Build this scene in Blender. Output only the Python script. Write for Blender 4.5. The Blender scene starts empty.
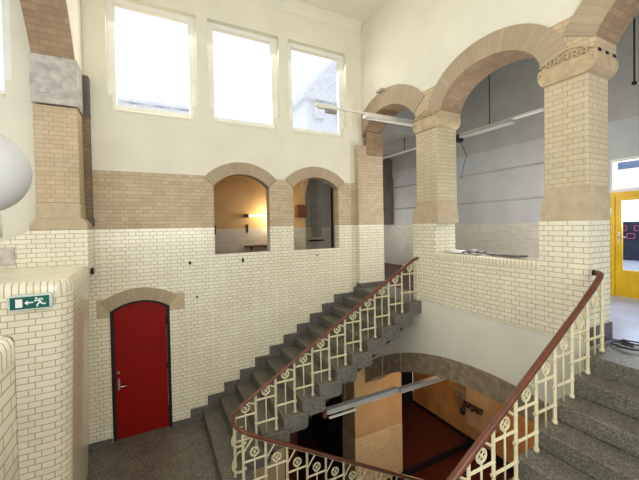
import bpy, bmesh, math, random
from mathutils import Vector, Matrix
random.seed(7)
COL = bpy.context.scene.collection
PI = math.pi

# ------------------------------------------------------------------ camera
f, yaw, pit, rol, cy = 326.6764, .4710, -.0179, -.0180, 231.7164
CZ = 3.346
F = Vector((math.sin(yaw)*math.cos(pit), math.cos(yaw)*math.cos(pit), math.sin(pit)))
R0 = Vector((math.cos(yaw), -math.sin(yaw), 0))
U0 = R0.cross(F)
RT = math.cos(rol)*R0 + math.sin(rol)*U0
UP = -math.sin(rol)*R0 + math.cos(rol)*U0
cam = bpy.data.cameras.new('camera')
cam.sensor_width = 36; cam.sensor_fit = 'HORIZONTAL'
cam.lens = f/639*36
cam.shift_y = -(240-cy)/639
cam.clip_start = .05; cam.clip_end = 300
co = bpy.data.objects.new('camera', cam); COL.objects.link(co)
M = Matrix.Identity(4)
for i in range(3):
    M[i][0], M[i][1], M[i][2] = RT[i], UP[i], -F[i]
M[2][3] = CZ
co.matrix_world = M
bpy.context.scene.camera = co

# ------------------------------------------------------------------ materials
def s2l(c):
    return tuple((v/12.92 if v <= .04045 else ((v+.055)/1.055)**2.4) for v in (x/255 for x in c)) + (1,)

def new_mat(name):
    m = bpy.data.materials.new(name); m.use_nodes = True
    nt = m.node_tree; b = nt.nodes['Principled BSDF']
    return m, nt, b

def ramp(nt, stops):
    r = nt.nodes.new('ShaderNodeValToRGB')
    e = r.color_ramp.elements
    while len(e) < len(stops): e.new(.5)
    for i, (p, c) in enumerate(stops):
        e[i].position = p; e[i].color = s2l(c)
    return r

def plain(name, c, rough=.5, metal=0, var=.08, scale=6, bump=0, spec=.5):
    m, nt, b = new_mat(name)
    b.inputs['Roughness'].default_value = rough; b.inputs['Metallic'].default_value = metal
    b.inputs['Specular IOR Level'].default_value = spec
    tc = nt.nodes.new('ShaderNodeTexCoord')
    n = nt.nodes.new('ShaderNodeTexNoise'); n.inputs['Scale'].default_value = scale; n.inputs['Detail'].default_value = 6
    nt.links.new(tc.outputs['Object'], n.inputs['Vector'])
    lo = tuple(max(0, v*(1-var)) for v in c); hi = tuple(min(255, v*(1+var)) for v in c)
    r = ramp(nt, [(.3, lo), (.7, hi)])
    nt.links.new(n.outputs['Fac'], r.inputs['Fac']); nt.links.new(r.outputs['Color'], b.inputs['Base Color'])
    if bump:
        bp = nt.nodes.new('ShaderNodeBump'); bp.inputs['Strength'].default_value = bump; bp.inputs['Distance'].default_value = .01
        nt.links.new(n.outputs['Fac'], bp.inputs['Height']); nt.links.new(bp.outputs['Normal'], b.inputs['Normal'])
    return m

def brick(name, c1, c2, mort, rough, w=.2, h=.06, ms=.005, bond=True, bump=.4, coat=0, big=.10, offset=.5):
    m, nt, b = new_mat(name)
    b.inputs['Roughness'].default_value = rough
    b.inputs['Coat Weight'].default_value = coat; b.inputs['Coat Roughness'].default_value = .08
    uv = nt.nodes.new('ShaderNodeUVMap'); uv.uv_map = 'UVMap'
    t = nt.nodes.new('ShaderNodeTexBrick')
    t.inputs['Scale'].default_value = 1; t.inputs['Brick Width'].default_value = w; t.inputs['Row Height'].default_value = h
    t.inputs['Mortar Size'].default_value = ms; t.inputs['Mortar Smooth'].default_value = .2; t.inputs['Bias'].default_value = 0
    t.offset = offset; t.offset_frequency = 2
    if bond: t.squash = .5; t.squash_frequency = 2
    t.inputs['Color1'].default_value = s2l(c1); t.inputs['Color2'].default_value = s2l(c2); t.inputs['Mortar'].default_value = s2l(mort)
    nt.links.new(uv.outputs['UV'], t.inputs['Vector'])
    n = nt.nodes.new('ShaderNodeTexNoise'); n.inputs['Scale'].default_value = 1.7; n.inputs['Detail'].default_value = 8; n.inputs['Roughness'].default_value = .65
    nt.links.new(uv.outputs['UV'], n.inputs['Vector'])
    mr = nt.nodes.new('ShaderNodeMapRange'); mr.inputs['From Min'].default_value = .3; mr.inputs['From Max'].default_value = .7
    mr.inputs['To Min'].default_value = 1-big; mr.inputs['To Max'].default_value = 1+big*.4
    nt.links.new(n.outputs['Fac'], mr.inputs['Value'])
    mx = nt.nodes.new('ShaderNodeMix'); mx.data_type = 'RGBA'; mx.blend_type = 'MULTIPLY'; mx.inputs[0].default_value = 1
    nt.links.new(t.outputs['Color'], mx.inputs[6]); nt.links.new(mr.outputs['Result'], mx.inputs[7])
    nt.links.new(mx.outputs[2], b.inputs['Base Color'])
    inv = nt.nodes.new('ShaderNodeMath'); inv.operation = 'SUBTRACT'; inv.inputs[0].default_value = 1
    nt.links.new(t.outputs['Fac'], inv.inputs[1])
    bp = nt.nodes.new('ShaderNodeBump'); bp.inputs['Strength'].default_value = bump; bp.inputs['Distance'].default_value = .004
    nt.links.new(inv.outputs[0], bp.inputs['Height']); nt.links.new(bp.outputs['Normal'], b.inputs['Normal'])
    return m

def speckle(name, cols, rough, scale=90, bump=.1):
    m, nt, b = new_mat(name)
    b.inputs['Roughness'].default_value = rough
    tc = nt.nodes.new('ShaderNodeTexCoord')
    v = nt.nodes.new('ShaderNodeTexVoronoi'); v.inputs['Scale'].default_value = scale
    n = nt.nodes.new('ShaderNodeTexNoise'); n.inputs['Scale'].default_value = 3.5; n.inputs['Detail'].default_value = 8; n.inputs['Roughness'].default_value = .7
    n2 = nt.nodes.new('ShaderNodeTexNoise'); n2.inputs['Scale'].default_value = 38; n2.inputs['Detail'].default_value = 4
    for k in (v, n, n2): nt.links.new(tc.outputs['Object'], k.inputs['Vector'])
    sep = nt.nodes.new('ShaderNodeSeparateColor'); nt.links.new(v.outputs['Color'], sep.inputs[0])
    a = nt.nodes.new('ShaderNodeMath'); a.operation = 'MULTIPLY_ADD'; a.inputs[1].default_value = .45
    nt.links.new(sep.outputs[0], a.inputs[0])
    mm = nt.nodes.new('ShaderNodeMath'); mm.operation = 'MULTIPLY_ADD'; mm.inputs[1].default_value = .4; 
    nt.links.new(n.outputs['Fac'], mm.inputs[0])
    m3 = nt.nodes.new('ShaderNodeMath'); m3.operation = 'MULTIPLY'; m3.inputs[1].default_value = .25
    nt.links.new(n2.outputs['Fac'], m3.inputs[0]); nt.links.new(m3.outputs[0], mm.inputs[2]); nt.links.new(mm.outputs[0], a.inputs[2])
    r = ramp(nt, [(.3, cols[0]), (.55, cols[1]), (.82, cols[2])])
    nt.links.new(a.outputs[0], r.inputs['Fac']); nt.links.new(r.outputs['Color'], b.inputs['Base Color'])
    bp = nt.nodes.new('ShaderNodeBump'); bp.inputs['Strength'].default_value = bump; bp.inputs['Distance'].default_value = .004
    nt.links.new(n2.outputs['Fac'], bp.inputs['Height']); nt.links.new(bp.outputs['Normal'], b.inputs['Normal'])
    return m

def emit(name, c, s):
    m, nt, b = new_mat(name)
    b.inputs['Base Color'].default_value = s2l(c); b.inputs['Emission Color'].default_value = s2l(c); b.inputs['Emission Strength'].default_value = s
    return m

MT = {}
MT['tile'] = brick('glazed_cream_tile', (241, 235, 211), (234, 227, 200), (186, 171, 140), .22, ms=.0042, coat=.25, big=.06)
MT['tile_near'] = brick('glazed_cream_tile_near', (243, 235, 211), (236, 227, 201), (184, 168, 138), .2, ms=.004, coat=.25, big=.06)
MT['tile_dim'] = brick('glazed_grey_tile', (208, 202, 186), (194, 188, 172), (216, 210, 196), .3, ms=.006, big=.08)
MT['tile_plain'] = plain('cream_glaze', (238, 230, 204), .22, var=.03, scale=4)
MT['soot_shade'] = plain('sooty_shaded_stone', (104, 97, 90), .9, var=.12, scale=8)  # soot and the shade on the pilaster are both put into this grey
MT['tan_dark'] = brick('sooty_shaded_brick', (146, 128, 102), (132, 114, 90), (112, 97, 78), .85, ms=.004, big=.2)  # brick colour darkened for soot and for shade on the pilaster
MT['tile_cap'] = brick('glazed_coping_tile', (242, 234, 209), (235, 225, 197), (184, 168, 138), .22, w=.052, h=2.0, ms=.005, bond=False, coat=.25, big=.05, offset=0)
MT['tan'] = brick('tan_brick', (210, 191, 160), (194, 174, 144), (174, 156, 130), .8, ms=.004, big=.12)
MT['buff'] = brick('buff_pillar_brick', (210, 195, 162), (202, 186, 152), (172, 155, 124), .7, ms=.0035, big=.10)
MT['pier'] = brick('tan_pier_brick', (210, 189, 156), (200, 178, 144), (174, 154, 124), .8, ms=.0035, big=.14)
MT['red_brick'] = brick('reddish_arch_brick', (176, 150, 118), (160, 132, 102), (146, 122, 96), .8, ms=.003, big=.25)
MT['vous'] = brick('tan_voussoir', (184, 166, 138), (176, 157, 129), (168, 150, 122), .8, w=.07, h=4.0, ms=.003, bond=False, big=.14, offset=0)
MT['buff_stone'] = plain('buff_sandstone', (190, 169, 134), .75, var=.07, scale=9, bump=.15)
MT['stone'] = plain('tan_sandstone', (194, 176, 145), .8, var=.05, scale=9, bump=.2)
MT['stone_grey'] = plain('grey_stone', (188, 181, 170), .8, var=.12, scale=9, bump=.2)
MT['brown_grey'] = plain('brown_grey_paint', (104, 96, 84), .8, var=.06, scale=3)
MT['stone_dark'] = plain('weathered_stone', (148, 131, 106), .85, var=.16, scale=9, bump=.3)
MT['plaster'] = plain('cream_plaster', (229, 224, 204), .85, var=.02, scale=1.5, bump=.02)
MT['plaster_w'] = plain('white_plaster', (226, 222, 204), .8, var=.02, scale=1.5, bump=.02)
MT['ceiling'] = plain('ceiling_plaster', (238, 234, 214), .9, var=.015, scale=1.5)
MT['blue_wall'] = plain('blue_grey_paint', (186, 187, 184), .6, var=.03, scale=2)
MT['grey_wall'] = plain('dim_grey_wall', (172, 171, 164), .8, var=.04, scale=2)
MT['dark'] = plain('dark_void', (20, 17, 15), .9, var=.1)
MT['black'] = plain('black_paint', (24, 20, 18), .6, var=.1)
MT['warm_wall'] = plain('ochre_plaster', (204, 172, 126), .85, var=.05, scale=2)
MT['ochre'] = plain('orange_plaster', (212, 156, 92), .8, var=.08, scale=2)
MT['warm_tile'] = brick('warm_glazed_tile', (240, 220, 176), (230, 208, 164), (208, 184, 140), .35, ms=.005, big=.08)
MT['red_floor'] = plain('red_lino', (84, 38, 29), .35, var=.12, scale=5)
MT['lino'] = plain('dark_red_lino', (74, 36, 28), .4, var=.06, scale=3, spec=.25)
MT['glare_lino'] = plain('lino_door_glare', (178, 196, 236), .22, var=.04, scale=3)  # pale blue base colour stands in for daylight glare on the floor
MT['terrazzo'] = speckle('terrazzo_landing', [(74, 69, 62), (104, 98, 88), (158, 149, 132)], .4, 110, .04)
MT['granite'] = speckle('granite_steps', [(76, 73, 66), (106, 101, 91), (140, 134, 121)], .5, 110, .04)
MT['granite_d'] = speckle('granite_skirting', [(78, 75, 72), (104, 100, 94), (128, 122, 114)], .5, 60)
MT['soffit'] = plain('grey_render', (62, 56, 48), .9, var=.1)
MT['red_door'] = plain('red_gloss_paint', (140, 18, 11), .4, var=.06, scale=3, spec=.2)
MT['yellow'] = plain('yellow_paint', (224, 182, 22), .4, var=.05)
MT['rail'] = plain('brown_plastic_handrail', (106, 62, 42), .3, var=.12, scale=8)
MT['cream_iron'] = plain('cream_painted_iron', (208, 199, 164), .4, var=.05)
MT['white'] = plain('white_paint', (238, 236, 224), .4, var=.02)
MT['lamp_white'] = plain('white_enamel', (226, 224, 214), .4, var=.03)
MT['lamp_dull'] = plain('dull_enamel', (170, 170, 164), .4, var=.04)
MT['lamp_grey'] = plain('grey_metal', (158, 156, 150), .4, var=.05, metal=.3)
MT['steel'] = plain('brushed_steel', (200, 198, 192), .25, metal=1, var=.04)
MT['opal'] = plain('opal_glass', (206, 206, 204), .6, var=.01)
MT['green'] = plain('sign_green', (14, 98, 84), .4, var=.05)
MT['sign_white'] = plain('sign_white', (244, 246, 240), .4, var=.02)
MT['sign_case'] = plain('frosted_case', (206, 218, 208), .3, var=.02)
MT['glow'] = emit('warm_tube', (255, 214, 140), 9)
MT['iron'] = plain('wrought_iron', (30, 24, 20), .6, var=.1)
MT['cable'] = plain('black_rubber', (22, 22, 26), .5, var=.1)
MT['paper'] = plain('pale_board', (168, 164, 152), .8, var=.05)
MT['debris_d'] = plain('dark_sheet', (92, 92, 90), .6, var=.2)
MT['debris_l'] = plain('pale_sheet', (190, 188, 180), .6, var=.1)
MT['house'] = plain('pale_roof', (250, 250, 250), .8, var=.04)
MT['house_d'] = plain('slate_roof', (236, 236, 236), .8, var=.05)
MT['out_dark'] = plain('slate_fence', (52, 58, 84), .7, var=.1)
MT['reflection'] = plain('pale_blue_reflection', (150, 168, 206), .7, var=.04)
MT['pink'] = plain('pink_paint', (214, 120, 140), .7, var=.05)
MT['out_ground'] = plain('pale_paving', (206, 216, 232), .7, var=.04)
MT['sandbrown'] = plain('brown_board', (110, 74, 46), .6, var=.1)
g, nt, b = new_mat('window_glass')
for n in list(nt.nodes):
    if n.type == 'BSDF_PRINCIPLED': nt.nodes.remove(n)
tr = nt.nodes.new('ShaderNodeBsdfTransparent'); gl = nt.nodes.new('ShaderNodeBsdfGlossy'); gl.inputs['Roughness'].default_value = .02
fr = nt.nodes.new('ShaderNodeFresnel'); fr.inputs['IOR'].default_value = 1.3
mx = nt.nodes.new('ShaderNodeMixShader'); nt.links.new(fr.outputs[0], mx.inputs[0]); nt.links.new(tr.outputs[0], mx.inputs[1]); nt.links.new(gl.outputs[0], mx.inputs[2])
nt.links.new(mx.outputs[0], nt.nodes['Material Output'].inputs['Surface'])
MT['glass'] = g

# ------------------------------------------------------------------ mesh builder
class MB:
    def __init__(s): s.v = []; s.f = []; s.uv = []; s.m = []
    def face(s, pts, uv=None, smooth=False):
        i = len(s.v); s.v += [tuple(p) for p in pts]; s.f.append(tuple(range(i, i+len(pts)))); s.uv.append(uv); s.m.append(smooth)
    def box(s, x0, x1, y0, y1, z0, z1):
        s.prism([(x0, z0), (x1, z0), (x1, z1), (x0, z1)], 'Y', y0, y1)
    def prism(s, poly, ax, d0, d1):
        """poly is 2-D; ax is the axis it is extruded along: Y->(x,z), X->(y,z), Z->(x,y)"""
        def P(p, d):
            return (p[0], d, p[1]) if ax == 'Y' else (d, p[0], p[1]) if ax == 'X' else (p[0], p[1], d)
        n = len(poly)
        s.face([P(p, d0) for p in poly]); s.face([P(p, d1) for p in reversed(poly)])
        for i in range(n):
            a, b = poly[i], poly[(i+1) % n]
            s.face([P(a, d0), P(a, d1), P(b, d1), P(b, d0)])
    def tube(s, path, r, seg=8, caps=True, radii=None):
        path = [Vector(p) for p in path]
        n = len(path); rings = []
        t0 = (path[1]-path[0]).normalized()
        ref = Vector((0, 0, 1)) if abs(t0.z) < .9 else Vector((1, 0, 0))
        for i, p in enumerate(path):
            t = ((path[min(i+1, n-1)]-p).normalized()+(p-path[max(i-1, 0)]).normalized()).normalized() if 0 < i < n-1 else (path[1]-path[0]).normalized() if i == 0 else (path[-1]-path[-2]).normalized()
            a = t.cross(ref)
            if a.length < 1e-4: a = t.cross(Vector((0, 1, 0)))
            a.normalize(); b = a.cross(t).normalized()
            rr = radii[i] if radii else r
            rings.append([p+a*math.cos(2*PI*k/seg)*rr+b*math.sin(2*PI*k/seg)*rr for k in range(seg)])
        for i in range(n-1):
            for k in range(seg):
                s.face([rings[i][k], rings[i][(k+1) % seg], rings[i+1][(k+1) % seg], rings[i+1][k]], smooth=seg > 5)
        if caps:
            s.face(rings[0]); s.face(list(reversed(rings[-1])))
    def bar(s, a, b, w):
        s.tube([a, b], w*.7071, 4)
    def lathe(s, prof, c, seg=24):
        rings = [[Vector((c[0]+r*math.cos(2*PI*k/seg), c[1]+r*math.sin(2*PI*k/seg), c[2]+z)) for k in range(seg)] for r, z in prof]
        for i in range(len(rings)-1):
            for k in range(seg):
                s.face([rings[i][k], rings[i][(k+1) % seg], rings[i+1][(k+1) % seg], rings[i+1][k]], smooth=True)
    def ring(s, c, R, r, ax='Y', seg=14, ts=6):
        pts = []
        for i in range(seg+1):
            a = 2*PI*i/seg
            pts.append((c[0]+R*math.cos(a), c[1], c[2]+R*math.sin(a)) if ax == 'Y' else (c[0], c[1]+R*math.cos(a), c[2]+R*math.sin(a)))
        s.tube(pts, r, ts, caps=False)
    def build(s, name, mat, parent=None, bevel=0, merge=True):
        off = Vector(parent_abs(parent)) if parent else Vector((0, 0, 0))
        me = bpy.data.meshes.new(name)
        bm = bmesh.new(); uvl = bm.loops.layers.uv.new('UVMap')
        for fi, fc in enumerate(s.f):
            vs = [bm.verts.new(Vector(s.v[i])-off) for i in fc]
            try: face = bm.faces.new(vs)
            except ValueError: continue
            face.smooth = s.m[fi]
            u = s.uv[fi]
            if u is None:
                face.normal_update(); n = face.normal
                a = (abs(n.x), abs(n.y), abs(n.z))
                for l in face.loops:
                    c = l.vert.co+off
                    if a[2] >= a[0] and a[2] >= a[1]: l[uvl].uv = (c.y, c.x)
                    elif a[0] >= a[1]: l[uvl].uv = (c.y, c.z)
                    else: l[uvl].uv = (c.x, c.z)
            else:
                for l, q in zip(face.loops, u): l[uvl].uv = q
        if merge: bmesh.ops.remove_doubles(bm, verts=bm.verts, dist=1e-4)
        bmesh.ops.recalc_face_normals(bm, faces=bm.faces)
        bm.to_mesh(me); bm.free()
        me.materials.append(mat if not isinstance(mat, str) else MT[mat])
        o = bpy.data.objects.new(name, me); COL.objects.link(o)
        if parent: o.parent = parent
        if bevel:
            bv = o.modifiers.new('bevel', 'BEVEL'); bv.width = bevel; bv.segments = 2; bv.limit_method = 'ANGLE'
        return o

def parent_abs(p):
    v = Vector((0, 0, 0))
    while p: v += p.location; p = p.parent
    return v

def tag(o, label, cat, kind=None, group=None):
    o['label'] = label; o['category'] = cat
    if kind: o['kind'] = kind
    if group: o['group'] = group
    return o
def thing(name, loc, label, cat, kind=None, group=None):
    o = bpy.data.objects.new(name, None); COL.objects.link(o); o.location = loc
    o.empty_display_size = .1
    return tag(o, label, cat, kind, group)
def abox(name, mat, parent, *b, bevel=0):
    m = MB(); m.box(*b); return m.build(name, mat, parent, bevel)
def copy_tree(o, parent=None):
    c = o.copy(); COL.objects.link(c); c.parent = parent
    for ch in list(o.children): copy_tree(ch, c)
    return c

# ------------------------------------------------------------------ walls with openings, built in columns
class Op:
    """opening from u0 to u1, sill lo, and head hi(u)"""
    def __init__(s, u0, u1, lo, hi): s.u0, s.u1, s.lo, s.hi = u0, u1, lo, hi
def seg_arch(c, half, spring, rise):
    R = (half*half+rise*rise)/(2*rise)
    return lambda u: spring+rise-R+math.sqrt(max(0, R*R-(u-c)**2))
def ell_arch(c, half, spring, rise):
    return lambda u: spring+rise*math.sqrt(max(0, 1-((u-c)/half)**2))
def flat(z): return lambda u: z
def wall(mb, ax, d0, d1, u0, u1, z0, z1, ops=(), n=26):
    """ax 'X': plane across x (u=y); ax 'Y': plane across y (u=x). z0/z1 numbers or functions."""
    fz0 = z0 if callable(z0) else flat(z0); fz1 = z1 if callable(z1) else flat(z1)
    def P(u, z, d): return (d, u, z) if ax == 'X' else (u, d, z)
    us = {u0, u1}
    for o in ops:
        for i in range(n+1):
            u = o.u0+(o.u1-o.u0)*(.5-.5*math.cos(PI*i/n))
            if u0 < u < u1: us.add(round(u, 6))
    if callable(z0) or callable(z1):
        for i in range(1, 40): us.add(u0+(u1-u0)*i/40)
    us = sorted(us)
    def at(u, o): return max(fz0(u), min(fz1(u), o.lo)), max(fz0(u), min(fz1(u), o.hi(u)))
    def Q(a, b, za0, za1, zb0, zb1):
        if abs(za1-za0) < 1e-5 and abs(zb1-zb0) < 1e-5: return
        for d in (d0, d1): mb.face([P(a, za0, d), P(b, zb0, d), P(b, zb1, d), P(a, za1, d)])
    for a, b in zip(us[:-1], us[1:]):
        m = (a+b)/2
        inside = sorted([o for o in ops if o.u0 < m < o.u1 and o.hi(m) > fz0(m) and o.lo < fz1(m)], key=lambda o: o.lo)
        ca, cb = fz0(a), fz0(b)
        for o in inside:
            la, ha = at(a, o); lb, hb = at(b, o)
            Q(a, b, ca, la, cb, lb)
            if o.lo > fz0(m): mb.face([P(a, la, d0), P(b, lb, d0), P(b, lb, d1), P(a, la, d1)])
            if o.hi(m) < fz1(m): mb.face([P(a, ha, d0), P(a, ha, d1), P(b, hb, d1), P(b, hb, d0)])
            ca, cb = ha, hb
        Q(a, b, ca, fz1(a), cb, fz1(b))
        if not (inside and inside[-1].hi(m) >= fz1(m)): mb.face([P(a, fz1(a), d0), P(b, fz1(b), d0), P(b, fz1(b), d1), P(a, fz1(a), d1)])
        if not (inside and inside[0].lo <= fz0(m)): mb.face([P(a, fz0(a), d0), P(b, fz0(b), d0), P(b, fz0(b), d1), P(a, fz0(a), d1)])
    for o in ops:
        for u in (o.u0, o.u1):
            if u0-1e-6 <= u <= u1+1e-6:
                l, h = at(u, o)
                if h-l > 1e-4: mb.face([P(u, l, d0), P(u, l, d1), P(u, h, d1), P(u, h, d0)])
    for u in (u0, u1):
        if not any(o.u0-1e-6 <= u <= o.u1+1e-6 for o in ops):
            mb.face([P(u, fz0(u), d0), P(u, fz0(u), d1), P(u, fz1(u), d1), P(u, fz1(u), d0)])
    return mb

def arch_ring(mb, ax, d0, d1, inner, u0, u1, th, n=36, soff=None):
    """proud ring of voussoirs over an arch head: UV u runs along the arch"""
    def P(u, z, d): return (d, u, z) if ax == 'X' else (u, d, z)
    pts = []
    for i in range(n+1):
        u = u0+(u1-u0)*i/n; pts.append(Vector((u, inner(u))))
    nor = []
    for i in range(n+1):
        t = pts[min(i+1, n)]-pts[max(i-1, 0)]
        nv = Vector((-t.y, t.x)).normalized(); nor.append(nv if nv.y > 0 else -nv)
    L = [0]
    for i in range(n): L.append(L[-1]+(pts[i+1]-pts[i]).length)
    out = [pts[i]+nor[i]*th for i in range(n+1)]
    for i in range(n):
        A, B, C, D = pts[i], pts[i+1], out[i+1], out[i]
        uv = [(L[i], .1), (L[i+1], .1), (L[i+1], .1+th), (L[i], .1+th)]
        mb.face([P(*A, d0), P(*B, d0), P(*C, d0), P(*D, d0)], uv)
        mb.face([P(*A, d1), P(*B, d1), P(*C, d1), P(*D, d1)], uv)
        mb.face([P(*A, d0), P(*B, d0), P(*B, d1), P(*A, d1)], [(L[i], .1), (L[i+1], .1), (L[i+1], .1+abs(d1-d0)), (L[i], .1+abs(d1-d0))])
        mb.face([P(*D, d0), P(*C, d0), P(*C, d1), P(*D, d1)], [(L[i], .1), (L[i+1], .1), (L[i+1], .12), (L[i], .12)])
    for i in (0, n):
        mb.face([P(*pts[i], d0), P(*out[i], d0), P(*out[i], d1), P(*pts[i], d1)])
    return mb

def soffit(ax, d0, d1, inner, u0, u1, parent, mat, name='arch_soffit', n=44, th=.004):
    """thin brick lining under an arch head, courses running across the wall thickness"""
    def P(u, z, d): return (d, u, z) if ax == 'X' else (u, d, z)
    mb = MB(); L = 0
    pts = [(u0+(u1-u0)*i/n, inner(u0+(u1-u0)*i/n)) for i in range(n+1)]
    for p, q in zip(pts[:-1], pts[1:]):
        l2 = L+math.dist(p, q); w = abs(d1-d0)
        uv = [(0, L), (0, l2), (w, l2), (w, L)]
        mb.face([P(p[0], p[1]-th, d0), P(q[0], q[1]-th, d0), P(q[0], q[1]-th, d1), P(p[0], p[1]-th, d1)], uv)
        mb.face([P(p[0], p[1], d0), P(q[0], q[1], d0), P(q[0], q[1], d1), P(p[0], p[1], d1)], uv)
        for d in (d0, d1): mb.face([P(p[0], p[1]-th, d), P(q[0], q[1]-th, d), P(q[0], q[1], d), P(p[0], p[1], d)])
        L = l2
    return mb.build(name, mat, parent)

# ------------------------------------------------------------------ levels
RI, TR, X1 = .1667, .2867, .70          # riser, tread, first nosing
ZF, ZTR, ZTAN, ZC = 2.0, 3.35, 4.26, 7.73
XE0, XE1 = 4.15, 4.60
YN, YN1 = 6.0, 6.36
ZL = -2.7
GR = lambda k: RI*k
NX = lambda k: X1+TR*(k-1)

# ------------------------------------------------------------------ north wall
nich1 = Op(.97, 1.99, 2.87, seg_arch(1.48, .51, 4.09, .23))
nich2 = Op(2.48, 3.52, 2.87, seg_arch(3.00, .52, 4.12, .22))
doorop = Op(-.635, .215, 0, seg_arch(-.21, .425, 2.06, .14))
def winop(c): return Op(c-.66, c+.66, 5.2, flat(7.02))
WC = [-2.36, .08, 1.585, 3.10]
wn = thing('wall_north', (0, YN, 0), 'tall stairwell wall with glazed tile below, tan brick band and cream plaster above', 'wall', 'structure')
YB2 = 6.18
m = wall(MB(), 'Y', YN, YB2, -1.2, 3.94, 0, ZTR, [doorop, nich1, nich2]); m.build('glazed_tile_cladding', 'tile', wn)
m = wall(MB(), 'Y', YN, YB2, -1.2, 3.94, ZTR, ZTAN, [nich1, nich2]); m.build('brick_band', 'tan', wn)
m = wall(MB(), 'Y', YN+.012, YN1, -1.2, 4.3, ZTAN, ZC+.02, [Op(q.u0-.02, q.u1+.02, q.lo, lambda u, h=q: h.hi(u)+.06) for q in (nich1, nich2)]+[winop(c) for c in WC[1:]]); m.build('plaster', 'plaster', wn)
m = wall(MB(), 'Y', YN+.012, YN1, -4.5, -1.2, 0, ZC+.02, [winop(WC[0])]); m.build('plaster', 'plaster', wn)
m = wall(MB(), 'Y', YN+.0, YN1, 3.94, 4.15, 1.9, ZTAN+.0); m.build('brick_band', 'tan', wn)
for op, c, h in ((nich1, 1.48, .57), (nich2, 3.0, .58)):
    a = MB(); arch_ring(a, 'Y', YN-.014, YB2, lambda u, h=op: h.hi(u)-.002, op.u0, op.u1, .215); a.build('arch_ring', 'vous', wn)
# door surround of stone
a = MB(); arch_ring(a, 'Y', YN-.016, YN+.12, doorop.hi, doorop.u0, doorop.u1, .2); a.build('door_arch', 'vous', wn)
for x0, x1 in ((-.80, -.637), (.217, .45)):
    q = MB(); q.box(x0, x1, YN-.010, YN+.1, 1.985, 2.262); q.build('springer_stone', 'stone', wn, bevel=.004)
# cornice moulding at the head of the wall
q = MB(); q.prism([(YN+.01, 7.52), (YN-.015, 7.55), (YN-.015, 7.58), (YN-.04, 7.66), (YN-.1, 7.73), (YN+.01, 7.73)], 'X', -4.5, 4.15)
tag(q.build('trim_1', 'plaster'), 'cream plaster cove between the window wall and the ceiling', 'moulding', 'structure')
# stepped granite skirting
q = MB()
q.box(-1.02, -.64, YN-.03, YN-.002, -.02, .09); q.box(.215, .5, YN-.03, YN-.002, -.02, .09)
for k in range(1, 12):
    xa = .5+TR*(k-1); xb = xa+TR if k < 11 else 3.94
    q.box(xa, xb, YN-.03, YN-.002, max(-.02, GR(k)-.5), GR(k)+.062)
tag(q.build('baseboard_north', 'granite_d'), 'grey granite skirting stepping up the tiled wall beside the stairs', 'skirting', 'structure')

# windows (frames and panes)
def window(n, c, lab):
    w = thing('window_%d' % n, (c, YN+.14, 5.2), lab, 'window', 'structure')
    k = 1.02
    gx0, gx1, gz0, gz1 = c-.545, c+.545, 5.335, 6.94
    m = MB()
    y0, y1 = YN+.12, YN+.2
    x0, x1, z0, z1 = c-.66, c+.66, 5.2, 7.02
    m.box(x0, gx0, y0, y1, z0, z1); m.box(gx1, x1, y0, y1, z0, z1); m.box(gx0, gx1, y0, y1, z0, gz0); m.box(gx0, gx1, y0, y1, gz1, z1)
    m.build('window_frame', 'white', w)
    m = MB(); m.box(x0, x0+.075, YN+.013, y0, z0, z0+.24); m.box(x1-.075, x1, YN+.013, y0, z0, z0+.24); m.build('corner_block', 'plaster', w)
    m = MB(); m.prism([(YN-.0, z0+.02), (y0, z0+.075), (y0, z0), (YN-.0, z0)], 'X', x0+.075, x1-.075); m.build('sloping_sill', 'plaster', w)
    m = MB(); m.face([(gx0, y0+.04, gz0), (gx1, y0+.04, gz0), (gx1, y0+.04, gz1), (gx0, y0+.04, gz1)]); m.build('pane', 'glass', w)
window(1, WC[0], 'window cut off by the left edge beyond the west arch')
window(2, WC[1], 'white framed window nearest the brick arch, above the red door')
window(3, WC[2], 'middle white framed window above the left arched niche')
window(4, WC[3], 'white framed window nearest the corner, showing a gabled roof outside')

# red door
d = thing('door_1', (-.21, YN+.1, 0), 'red door with arched top and dark frame on the stair landing', 'door', 'structure')
inner = seg_arch(-.21, .39, 2.04, .125)
m = wall(MB(), 'Y', YN+.05, YN+.12, -.635, .215, 0, lambda u: doorop.hi(u)-.001, [Op(-.59, .165, -.1, seg_arch(-.2125, .3775, 2.03, .13))]); m.build('door_frame', 'black', d)
m = wall(MB(), 'Y', YN+.06, YN+.11, -.588, .163, .006, lambda u: seg_arch(-.2125, .3775, 2.028, .13)(u)-.003); m.build('door_leaf', 'red_door', d)
h = MB(); h.box(-.555, -.525, YN+.045, YN+.062, .79, .98); hp = h.build('lock_plate', 'steel', d)
h = MB(); h.tube([(-.54, YN+.06, .86), (-.54, YN+.005, .86), (-.53, YN-.002, .86), (-.42, YN-.002, .86)], .011, 8); h.build('handle', 'steel', d)
h = MB(); h.tube([(-.54, YN+.06, 1.08), (-.54, YN+.035, 1.08)], .022, 12); h.build('lock', 'steel', d)
h = MB(); [h.tube([(.163, YN+.045, z), (.163, YN+.045, z+.1)], .012, 8) for z in (.25, 1.0, 1.75)]; h.build('hinge', 'black', d)

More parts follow.
